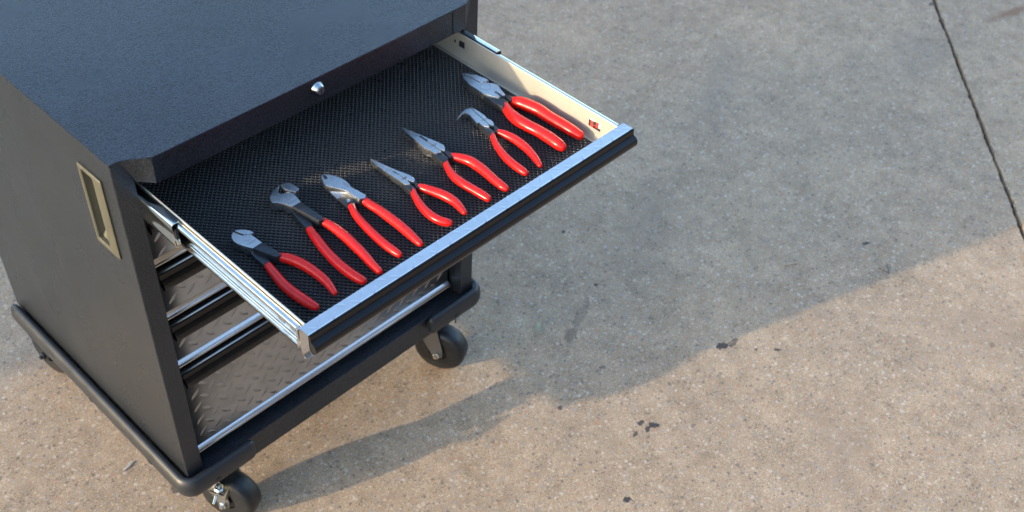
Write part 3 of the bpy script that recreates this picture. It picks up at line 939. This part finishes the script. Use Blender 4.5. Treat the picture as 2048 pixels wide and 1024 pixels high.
# ------------------------------------------------------------------ pliers
TOOLS = [{'name':'diagonal_cutters','org':(0.104,-0.18),'pieces':[('jaw','steel',2.0,16.0,0.5,[(-13.6,55.2),(-10.6,57.8),(-8.1,59.3),(-3.3,44.9),(-1.1,44.0),(6.0,39.8),(6.6,37.6),(7.2,28.6),(7.9,15.9),(-7.9,14.5),(-11.5,20.9),(-14.8,28.1),(-17.6,36.1),(-18.3,44.0),(-16.5,50.7)])
,('jaw','steel',2.0,16.0,0.5,[(-5.4,59.7),(-4.1,59.8),(0.8,57.6),(7.0,52.1),(10.7,45.2),(11.7,40.1),(9.7,38.8),(6.2,40.1),(-0.8,45.9)])
,('arm','oxide',3.0,15.6,0.8,[(8.2,16.2),(10.7,3.1),(12.8,-15.4),(12.3,-20.8),(6.6,-20.6),(4.1,-18.2),(-3.9,3.8),(-7.6,14.8)])
,('arm','oxide',1.0,9.0,0.8,[(-10.6,24.4),(-6.2,21.5),(-1.8,7.9),(-1.0,-10.5),(-3.6,-19.7),(-10.1,-20.6),(-13.3,-15.3),(-13.1,4.4)])],'grips':[[(11.0,-13.6,6.7),(18.5,-27.2,9.2),(24.5,-44.7,9.2),(27.6,-65.7,8.7),(28.1,-87.7,8.0),(26.3,-104.1,6.7),(22.5,-119.1,5.1)],[(-9.1,-18.9,7.0),(-12.6,-37.9,8.0),(-15.9,-59.4,8.6),(-16.6,-81.0,9.1),(-14.8,-101.0,9.0),(-12.8,-115.6,8.0),(-11.2,-122.6,6.5)]],'pivot':(-1.9,35.9,5.0,16.0),'mark':(-9.6,26.3,4.7,26.1,16.0)},
{'name':'end_cutting_pliers','org':(0.193,-0.154),'pieces':[('jaw','steel',2.0,17.0,0.5,[(8.2,68.6),(0.1,67.4),(-10.4,63.0),(-18.0,56.2),(-20.9,50.4),(-21.6,44.1),(-16.4,40.3),(-12.5,34.7),(-6.9,19.5),(8.3,19.7),(10.8,33.0),(11.7,40.8),(9.1,46.8),(4.1,49.7),(-2.0,52.5),(-2.4,57.4),(3.5,64.2)])
,('jaw','steel',2.0,17.0,0.5,[(9.6,68.4),(15.2,68.2),(21.8,63.2),(24.6,53.4),(24.5,44.7),(20.5,41.4),(15.9,42.2),(10.5,50.0),(8.8,55.8),(8.3,60.5)])
,('arm','oxide',3.0,16.6,0.8,[(8.6,20.1),(10.2,3.3),(11.1,-25.3),(7.4,-31.2),(1.2,-28.7),(-2.6,-2.5),(-6.6,19.9)])
,('arm','oxide',1.0,9.0,0.8,[(-5.8,30.0),(-0.4,22.3),(0.3,7.4),(-3.6,-21.0),(-11.6,-28.4),(-16.3,-24.0),(-11.5,8.1)])],'grips':[[(9.4,-21.4,6.7),(12.2,-37.3,8.3),(13.2,-61.4,9.1),(11.2,-88.8,9.1),(8.1,-114.6,8.6),(3.9,-138.8,7.5),(2.3,-154.6,6.1)],[(-13.2,-25.9,6.9),(-18.8,-47.8,8.3),(-25.0,-78.2,8.4),(-28.4,-107.0,8.9),(-28.3,-131.2,8.7),(-26.6,-146.1,8.1),(-25.1,-153.3,7.0)]],'pivot':(-0.7,39.5,5.0,17.0),'mark':(-7.6,28.4,7.4,28.1,17.0)},
{'name':'cable_cutters','org':(0.26,-0.175),'pieces':[('jaw','steel',5.0,17.0,1.0,[(-4.7,64.1),(0.2,68.0),(5.4,65.2),(11.2,56.8),(16.3,43.2),(17.2,33.4),(14.3,16.8),(17.6,-10.3),(11.5,-14.2),(4.6,-10.7),(3.2,-0.7),(2.7,15.8),(-1.7,25.7),(-7.1,36.6),(-11.1,44.7),(-8.7,54.3)])
,('jaw','steel',0.5,7.0,0.6,[(-5.7,51.5),(-1.8,41.9),(1.7,21.0),(-10.3,20.5),(-9.3,37.1)])
,('arm','oxide',0.5,8.0,0.6,[(-11.0,19.6),(1.7,20.9),(6.5,6.2),(2.7,-4.8),(-9.4,-10.8),(-12.9,-7.5)])
,('stop_nub','steel',6.0,12.0,0.6,[(-6.1,5.7),(-1.7,4.6),(-2.9,-0.1),(-8.9,-0.9)])
,('cutting_notch','oxide',16.5,17.2,0.1,[(-0.1,65.5),(2.7,64.1),(2.4,58.7),(0.0,54.0),(-3.3,56.5),(-2.1,60.7)])],'grips':[[(14.1,-5.3,7.9),(14.0,-20.3,8.3),(15.7,-39.4,8.6),(16.0,-60.9,8.9),(15.7,-80.8,8.9),(14.2,-102.8,8.5),(12.2,-122.0,7.1),(11.4,-130.9,5.6)],[(-6.8,-6.7,6.2),(-13.6,-22.6,6.6),(-18.5,-42.8,7.4),(-22.6,-70.4,7.9),(-24.9,-97.6,7.9),(-24.4,-117.2,7.5),(-24.0,-127.1,5.9)]],'mark':(11.2,33.8,11.6,15.8,17.0)},
{'name':'small_long_nose_pliers','org':(0.344,-0.204),'pieces':[('jaw','steel',2.0,13.5,0.4,[(-2.9,84.7),(1.5,56.6),(5.8,34.0),(11.0,14.5),(11.7,5.3),(10.0,0.8),(4.8,-2.9),(2.0,6.6),(1.3,23.4),(1.1,36.0),(-2.1,61.7),(-4.1,84.0)])
,('jaw','steel',2.0,13.5,0.4,[(-4.8,84.1),(-2.6,61.2),(-0.1,35.6),(0.2,23.1),(0.7,6.5),(-0.7,-0.3),(-3.3,-3.0),(-7.4,2.9),(-8.2,9.2),(-8.2,16.3),(-8.4,45.3),(-7.0,72.8)])
,('joint_slot','oxide',13.0,13.700000000000001,0.1,[(0.5,36.8),(1.8,24.0),(-0.3,22.5),(-1.2,35.2)])
,('arm','oxide',2.0,12.0,0.8,[(5.3,-0.8),(9.1,-0.6),(9.4,-12.3),(4.2,-16.3),(1.3,-12.4)])
,('arm','oxide',2.0,12.0,0.8,[(-7.0,10.5),(-1.5,-0.9),(-0.2,-12.3),(-6.3,-15.4),(-10.4,-12.9),(-10.6,1.1)])],'grips':[[(8.0,-11.2,6.5),(11.6,-22.2,8.6),(17.1,-37.4,9.4),(21.3,-53.8,9.3),(22.3,-70.1,8.4),(19.6,-84.8,7.1),(16.4,-96.4,5.1)],[(-3.4,-10.0,5.1),(-11.1,-24.2,6.2),(-18.9,-46.0,7.4),(-22.4,-67.1,8.1),(-20.9,-83.5,8.0),(-16.7,-93.5,7.9),(-13.7,-97.9,6.2)]],'mark':(-3.0,14.1,5.6,13.8,13.5)},
{'name':'long_nose_pliers','org':(0.425,-0.185),'pieces':[('jaw','steel',2.0,15.5,0.4,[(-2.1,87.3),(-0.6,86.2),(4.8,60.8),(9.2,36.1),(12.3,20.1),(13.0,10.2),(9.2,3.6),(3.6,-1.3),(1.4,9.3),(2.1,24.5),(1.8,35.9),(2.8,51.7),(-0.2,69.1)])
,('jaw','steel',2.0,15.5,0.4,[(-4.1,86.7),(-0.9,68.3),(1.6,51.3),(0.4,35.4),(0.8,24.0),(0.0,9.2),(-0.9,-0.8),(-7.9,3.1),(-11.0,9.3),(-10.1,16.2),(-12.6,23.1),(-7.7,56.9)])
,('joint_slot','oxide',15.0,15.7,0.1,[(2.0,51.7),(3.5,51.5),(4.2,36.2),(0.5,34.4)])
,('arm','oxide',2.0,13.0,0.8,[(4.6,1.2),(9.2,3.6),(12.8,-12.0),(5.8,-17.5),(2.0,-14.0)])
,('arm','oxide',2.0,13.0,0.8,[(-8.9,17.4),(-5.8,5.4),(1.4,0.7),(-0.4,-14.6),(-9.0,-18.0),(-14.2,-16.0),(-12.4,5.0)])],'grips':[[(9.5,-11.3,7.0),(15.5,-22.5,9.4),(21.0,-37.5,10.1),(21.9,-55.2,9.9),(20.0,-74.8,9.4),(16.9,-95.3,8.9),(15.7,-111.3,8.3),(15.8,-118.4,6.6)],[(-4.7,-11.5,5.4),(-13.9,-28.2,6.4),(-20.6,-48.3,7.8),(-22.2,-67.5,8.7),(-20.6,-87.9,8.6),(-19.1,-104.5,8.3),(-18.7,-116.3,6.8)]],'mark':(-5.6,23.0,9.1,20.5,15.5)},
{'name':'bent_nose_pliers','org':(0.522,-0.186),'pieces':[('jaw','steel',2.0,13.5,0.4,[(-23.3,47.0),(-12.5,52.8),(-1.3,57.1),(7.9,59.2),(13.6,56.7),(14.8,52.9),(10.3,35.7),(7.2,19.7),(4.5,7.8),(1.5,-0.3),(-1.5,-1.5),(-3.8,4.8),(-4.6,11.3),(-2.5,19.9),(-6.8,18.1),(-2.1,34.0),(1.2,44.8),(0.7,52.6),(-6.6,53.4),(-19.9,47.9)])
,('jaw','steel',2.0,13.5,0.4,[(15.2,57.4),(18.1,51.1),(17.8,39.6),(16.6,25.5),(13.7,17.1),(15.0,11.1),(12.3,2.1),(7.7,-3.1),(5.4,-2.2),(5.5,8.0),(8.3,19.8),(11.5,36.0),(15.8,53.2)])
,('arm','oxide',2.0,12.0,0.8,[(7.3,-1.2),(11.2,0.0),(9.2,-13.8),(2.8,-19.2),(0.5,-14.3)])
,('arm','oxide',2.0,12.0,0.8,[(-4.0,18.3),(-3.7,12.2),(0.1,-0.3),(-0.7,-14.6),(-7.9,-19.2),(-11.8,-15.6),(-7.7,4.5)])],'grips':[[(5.9,-15.0,6.3),(9.0,-25.8,8.2),(11.2,-44.0,8.8),(10.0,-64.6,8.7),(5.8,-84.3,7.7),(-0.5,-102.3,6.7),(-6.0,-114.3,4.9)],[(-5.7,-13.5,5.5),(-17.5,-33.5,6.3),(-26.1,-54.3,7.3),(-31.8,-74.8,8.2),(-33.9,-94.1,8.1),(-34.3,-106.9,7.4),(-34.5,-112.2,6.0)]],'mark':(1.9,18.8,14.6,18.1,13.5)},
{'name':'lineman_pliers','org':(0.589,-0.15),'pieces':[('jaw','steel',2.0,18.0,0.5,[(-3.8,89.4),(-0.9,89.0),(9.7,72.8),(14.7,53.7),(14.5,46.9),(10.6,46.5),(2.0,48.4),(0.5,53.3),(0.2,71.1)])
,('jaw','steel',2.0,18.0,0.5,[(-5.3,89.1),(-2.4,71.5),(-1.3,53.4),(-0.6,48.2),(6.1,46.0),(12.6,37.5),(17.3,28.3),(10.4,13.5),(6.2,1.2),(0.9,1.2),(1.8,18.8),(-1.8,18.1),(-2.5,2.7),(-6.5,2.6),(-13.4,15.3),(-17.7,26.8),(-16.7,39.7),(-17.1,57.3),(-12.6,76.2)])
,('arm','oxide',3.0,15.0,1.0,[(5.5,2.7),(10.5,4.6),(17.6,-9.9),(9.5,-16.8),(4.4,-12.1)])
,('arm','oxide',2.0,15.0,1.0,[(-16.7,27.7),(-10.9,17.7),(-4.0,5.0),(0.8,4.8),(0.1,-11.4),(-10.7,-17.3),(-17.6,-17.3),(-18.6,4.1),(-18.8,22.6)])],'grips':[[(11.9,-9.4,9.2),(15.9,-22.6,12.8),(20.1,-39.7,13.5),(23.0,-58.0,13.1),(22.7,-81.0,12.3),(23.3,-104.6,12.3),(23.9,-126.3,11.6),(25.5,-141.6,9.4)],[(-4.8,-9.0,8.9),(-14.0,-30.4,10.8),(-18.7,-50.8,12.2),(-18.3,-72.8,12.2),(-16.0,-93.0,12.1),(-15.7,-116.8,12.2),(-16.2,-135.6,11.3),(-16.0,-143.0,9.3)]],'pivot':(-2.9,36.9,8.8,18.0)}]

LABELS = {
    'diagonal_cutters': 'diagonal cutters with dark red unlit grips nearest the drawer corner slide',
    'end_cutting_pliers': 'end cutters with hooked round open jaw and long black arms',
    'cable_cutters': 'cable cutters with wide wavy bright blade and a notched tip',
    'small_long_nose_pliers': 'smaller of the two straight needle nose pliers, beside the wavy cable cutters',
    'long_nose_pliers': 'larger of the two straight needle nose pliers, beside the bent nose pliers',
    'bent_nose_pliers': 'pliers with a nose bent sideways into a hook',
    'lineman_pliers': 'big blunt nosed lineman pliers with thick red grips beside the drawer wall',
}
CATS = {'diagonal_cutters': 'cutters', 'end_cutting_pliers': 'cutters', 'cable_cutters': 'cutters'}
BASE = 0.7308 + ZG
def build_tool(t):
    root = tag(empty(t['name'], (t['org'][0], t['org'][1], BASE)), LABELS[t['name']], CATS.get(t['name'], 'pliers'))
    nose = 'nose' in t['name']
    jaws = []
    # tool axis: from the grips towards the jaw
    gx = sum(g[-1][0] for g in t['grips']) / 2000; gy = sum(g[-1][1] for g in t['grips']) / 2000
    jp = [q for pc in t['pieces'] if pc[0] == 'jaw' for q in pc[5]]
    far = max(jp, key=lambda q: (q[0] / 1000 - gx) ** 2 + (q[1] / 1000 - gy) ** 2)
    ax = Vector((far[0] / 1000 - gx, far[1] / 1000 - gy)); Lx = ax.length; ax.normalize()
    for (n, m, z0, z1, b, pts) in t['pieces']:
        p = [(x / 1000, y / 1000) for x, y in pts]
        zt = None
        if nose and n == 'jaw':
            z1m = z1 / 1000
            def zt(x, y, z1m=z1m):
                k = (Vector((x - gx, y - gy)).dot(ax)) / Lx
                return z1m - 0.0030 * max(0.0, (k - 0.62) / 0.38)
        par = root
        if n in ('joint_slot', 'cutting_notch') and jaws:
            par = jaws[-1] if n == 'joint_slot' else jaws[0]
        o = prism(n, p, z0 / 1000, z1 / 1000, M[m], par, b / 1000, None, zt, 0.5)
        if n == 'joint_slot':
            o.location.z = -0.0008
        if n == 'jaw':
            jaws.append(o)
    for g in t['grips']:
        P3 = [(x / 1000, y / 1000, wd / 1000) for x, y, wd in g]
        C = catmull(P3, 5)
        pts, rad = [], []
        n = len(C)
        for i, (x, y, wd) in enumerate(C):
            wd *= 0.81
            s = i / (n - 1)
            rv = min(wd * 0.98, 0.0094 if t['name'] != 'lineman_pliers' else 0.0105)
            pts.append((x, y, max(rv, 0.0078) + 0.0002)); rad.append((wd, rv))
        # flared blunt collar and rounded tip
        d0 = (Vector(pts[0]) - Vector(pts[1])).normalized()
        pre = Vector(pts[0]) + d0 * 0.0012
        pts.insert(0, tuple(pre)); rad.insert(0, (rad[0][0] * 0.86, rad[0][1] * 0.86))
        d1 = (Vector(pts[-1]) - Vector(pts[-2])).normalized()
        last, (rh, rv) = Vector(pts[-1]), rad[-1]
        for a in (20, 40, 58, 74, 86):
            pts.append(tuple(last + d1 * rh * 0.85 * math.sin(R(a)))); rad.append((rh * math.cos(R(a)), rv * math.cos(R(a))))
        bm = bmesh.new()
        add_tube(bm, pts, rad, 20)
        finish(bm, 'grip', M['red'], root, None, 0.9)
    if 'pivot' in t:
        x, y, r, z = [v / 1000 for v in t['pivot']]
        bm = bmesh.new()
        add_ring(bm, (x, y), r * 0.93, r, z - 0.0003, z + 0.00012, 32)
        finish(bm, 'pivot_ring', M['stamp'], root)
    # etched maker's marks: an unreadable row of fine strokes
    if 'mark' in t:
        ax0, ay0, bx0, by0, z = [v / 1000 for v in t['mark']]
        a, b = Vector((ax0, ay0)), Vector((bx0, by0))
        d = (b - a).normalized(); n = Vector((-d.y, d.x))
        rnd = random.Random(len(t['name']))
        bm = bmesh.new()
        L = (b - a).length
        k = 9
        for row, hh in ((0.0, 0.0011), (-0.0022, 0.0007)):
            for i in range(k if row == 0 else 6):
                c = a + d * (L * (i + 0.5) / k + (0 if row == 0 else L * 0.15)) + n * row
                w2 = L / k * 0.32
                hgt = hh * rnd.uniform(0.75, 1.0)
                z1 = z + 0.00008
                if nose:
                    z1 = z - 0.0030 * max(0.0, ((Vector((c.x - gx, c.y - gy)).dot(ax)) / Lx - 0.62) / 0.38) + 0.00015
                q = [c - d * w2 - n * hgt, c + d * w2 * 0.4 - n * hgt, c + d * w2 + n * hgt, c - d * w2 * 0.2 + n * hgt]
                add_prism(bm, [(v.x, v.y) for v in q], z1 - 0.0006, z1)
        finish(bm, 'etched_mark', M['stamp'], jaws[0])
    return root
for t in TOOLS:
    build_tool(t)

# ------------------------------------------------------------------ litter on the concrete
def leaf():
    m = simple('pale_green_leaf', (0.33, 0.30, 0.19), 0.55, 0, 0.2, 60)
    bm = bmesh.new()
    n = 8
    Lf, Wf = 0.044, 0.0055
    Lv, Rv, Cv = [], [], []
    for i in range(n + 1):
        s = i / n
        wd = Wf * math.sin(math.pi * (0.03 + 0.94 * s)) ** 0.9
        z = 0.0015 + 0.006 * math.sin(s * 2.6)
        Cv.append(bm.verts.new((s * Lf, 0, z)))
        Lv.append(bm.verts.new((s * Lf, wd, z + 0.0015)))
        Rv.append(bm.verts.new((s * Lf, -wd, z + 0.0015)))
    for i in range(n):
        bm.faces.new((Cv[i], Cv[i + 1], Lv[i + 1], Lv[i]))
        bm.faces.new((Rv[i], Rv[i + 1], Cv[i + 1], Cv[i]))
    ret = bmesh.ops.extrude_face_region(bm, geom=bm.faces[:])
    for v in ret['geom']:
        if isinstance(v, bmesh.types.BMVert):
            v.co.z += 0.0005
    bmesh.ops.recalc_face_normals(bm, faces=bm.faces[:])
    o = finish(bm, 'fallen_leaf', m, None, (0.832, -0.053, 0.0))
    o.rotation_euler = (0, 0, R(32))
    tag(o, 'narrow pale green leaf lying on the shaded concrete', 'leaf')
leaf()
def twig(loc, ang, length, rad, colr, label, fork=False):
    m = simple('dry_twig', colr, 0.8, 0, 0.3, 200)
    bm = bmesh.new()
    rnd = random.Random(int(length * 1e4))
    pts = [(length * k / 5, rnd.uniform(-1, 1) * length * 0.03, rad + 0.0004 + rnd.uniform(0, 0.001)) for k in range(6)]
    add_tube(bm, pts, [(rad * (1 - 0.08 * k), rad * (1 - 0.08 * k)) for k in range(6)], 7)
    if fork:
        q = [(0.001 + length * 0.10 * k, length * 0.16 * k, rad + 0.0005) for k in range(5)]
        add_tube(bm, q, [(rad * 0.8, rad * 0.8)] * 5, 7)
    o = finish(bm, 'twig', m, None, loc)
    o.rotation_euler = (0, 0, R(ang))
    tag(o, label, 'twig')
twig((1.430, -0.301, 0), -32, 0.040, 0.0018, (0.42, 0.36, 0.28), 'straight pale dry twig on the shaded concrete')
twig((1.593, -0.492, 0), 40, 0.036, 0.0014, (0.16, 0.13, 0.11), 'small forked brown twig lying across the shadow edge', True)
def chip():
    m = simple('pale_chip', (0.40, 0.37, 0.33), 0.7, 0, 0.2, 120)
    o = prism('paper_scrap', [(-0.016, -0.002), (-0.004, -0.004), (0.015, -0.001), (0.010, 0.002), (-0.002, 0.003), (-0.012, 0.001)], 0.0005, 0.0022, m, None, 0.0005, (0.001, 0.263, 0))
    o.rotation_euler = (0, 0, R(10))
    tag(o, 'small pale scrap on the concrete below the side panel', 'scrap')
chip()

# ------------------------------------------------------------------ workshop off to the left whose corner shades the yard behind the cabinet
def workshop():
    stucco = simple('cream_stucco', (0.52, 0.48, 0.41), 0.9, 0, 0.1, 3, (120, 0.4, 0.004))
    roofm = simple('brown_shingle', (0.13, 0.10, 0.085), 0.9, 0, 0.25, 6, (60, 0.5, 0.01))
    glass = simple('window_glass', (0.03, 0.035, 0.04), 0.06, 0.0, 0.1, 2)
    trim = simple('white_trim', (0.72, 0.71, 0.68), 0.5, 0, 0.05, 8)
    doorm = simple('green_door_paint', (0.10, 0.16, 0.13), 0.5, 0, 0.1, 8)
    X0, Y0 = -8.0, BY
    root = tag(empty('workshop', (X0, Y0, 0)), 'cream stucco workshop standing beside the yard', 'building')
    root.rotation_euler = (0, 0, -math.atan(SUN_S) - R(3))
    Wd, Dp, Ht = 6.0, 9.0, 3.4
    box('wall', -Wd, 0, 0, Dp, -0.01, Ht, stucco, root)
    bm = bmesh.new()
    r = 0.0
    A = [bm.verts.new(c) for c in ((-Wd, 0.0, Ht), (0.0, 0.0, Ht), (0.0, Dp, Ht), (-Wd, Dp, Ht))]
    A2 = [bm.verts.new(c) for c in ((-Wd - 0.3, -0.001, Ht + 0.01), (0.002, -0.001, Ht + 0.01), (0.002, Dp + 0.3, Ht + 0.01), (-Wd - 0.3, Dp + 0.3, Ht + 0.01))]
    B = [bm.verts.new(c) for c in ((-Wd / 2, 0.0, Ht + 1.5), (-Wd / 2, Dp, Ht + 1.5))]
    bm.faces.new((A2[1], A2[2], B[1], B[0]))
    bm.faces.new((A2[3], A2[0], B[0], B[1]))
    bm.faces.new((A2[0], A2[1], B[0]))
    bm.faces.new((A2[2], A2[3], B[1]))
    bm.faces.new(A2[::-1])
    for q in A:
        bm.verts.remove(q)
    finish(bm, 'roof', roofm, root)
    for k in range(3):
        yy = 1.2 + k * 2.6
        wn = box('window', 0.0, 0.05, yy, yy + 1.3, 1.1, 2.2, trim, root, 0.01)
        for q in range(2):
            box('pane', 0.05, 0.055, yy + 0.08 + q * 0.6, yy + 0.62 + q * 0.6, 1.18, 2.12, glass, wn)
    d = box('door', -3.2, -2.2, -0.05, 0.0, 0.0, 2.1, doorm, root, 0.01)
    bm = bmesh.new()
    add_cyl(bm, (-2.32, -0.05, 1.0), (0, -1, 0), 0.03, 0.03, 0.06, 16)
    finish(bm, 'handle', M['zinc'], d)
BY = 0.62 + 8.0 * SUN_S
workshop()

# an added, unseen shed faces the cabinet from behind the camera and closes off the low sky there
def blocker():
    wood = simple('dark_stained_boards', (0.085, 0.070, 0.058), 0.85, 0, 0.3, 4, (40, 0.4, 0.004))
    roofm = simple('grey_felt_roof', (0.10, 0.10, 0.10), 0.95, 0, 0.2, 4, (60, 0.5, 0.008))
    root = tag(empty('low_sky_blocker', (-7.0, -6.2, 0)), 'added, unseen dark shed facing the front of the cabinet', 'blocker')
    Ld, Dp, Ht = 17.0, 4.0, 3.6
    box('wall', 0, Ld, -Dp, 0, -0.01, Ht, wood, root)
    n = 68
    first = None
    for i in range(n):
        x = i * Ld / n
        if first is None:
            first = box('board', 0.004, Ld / n - 0.004, 0.0, 0.022, 0.05, Ht - 0.05, wood, root, 0.003, 1)
        else:
            o = first.copy(); col.objects.link(o); o.parent = root; o.location = (x, 0, 0)
    prof = [(-Dp - 0.25, Ht + 0.01), (0.30, Ht + 0.01), (0.30, Ht + 0.08), (-Dp / 2, Ht + 0.9), (-Dp - 0.25, Ht + 0.08)]
    extrude('roof', prof, -0.3, Ld + 0.3, roofm, root, 'x')
    d = box('door', 6.0, 8.4, 0.024, 0.07, 0.02, 2.3, simple('grey_door_paint', (0.16, 0.17, 0.18), 0.6), root, 0.01)
    box('handle', 8.1, 8.16, 0.07, 0.12, 1.0, 1.2, M['zinc'], d, 0.01)
blocker()
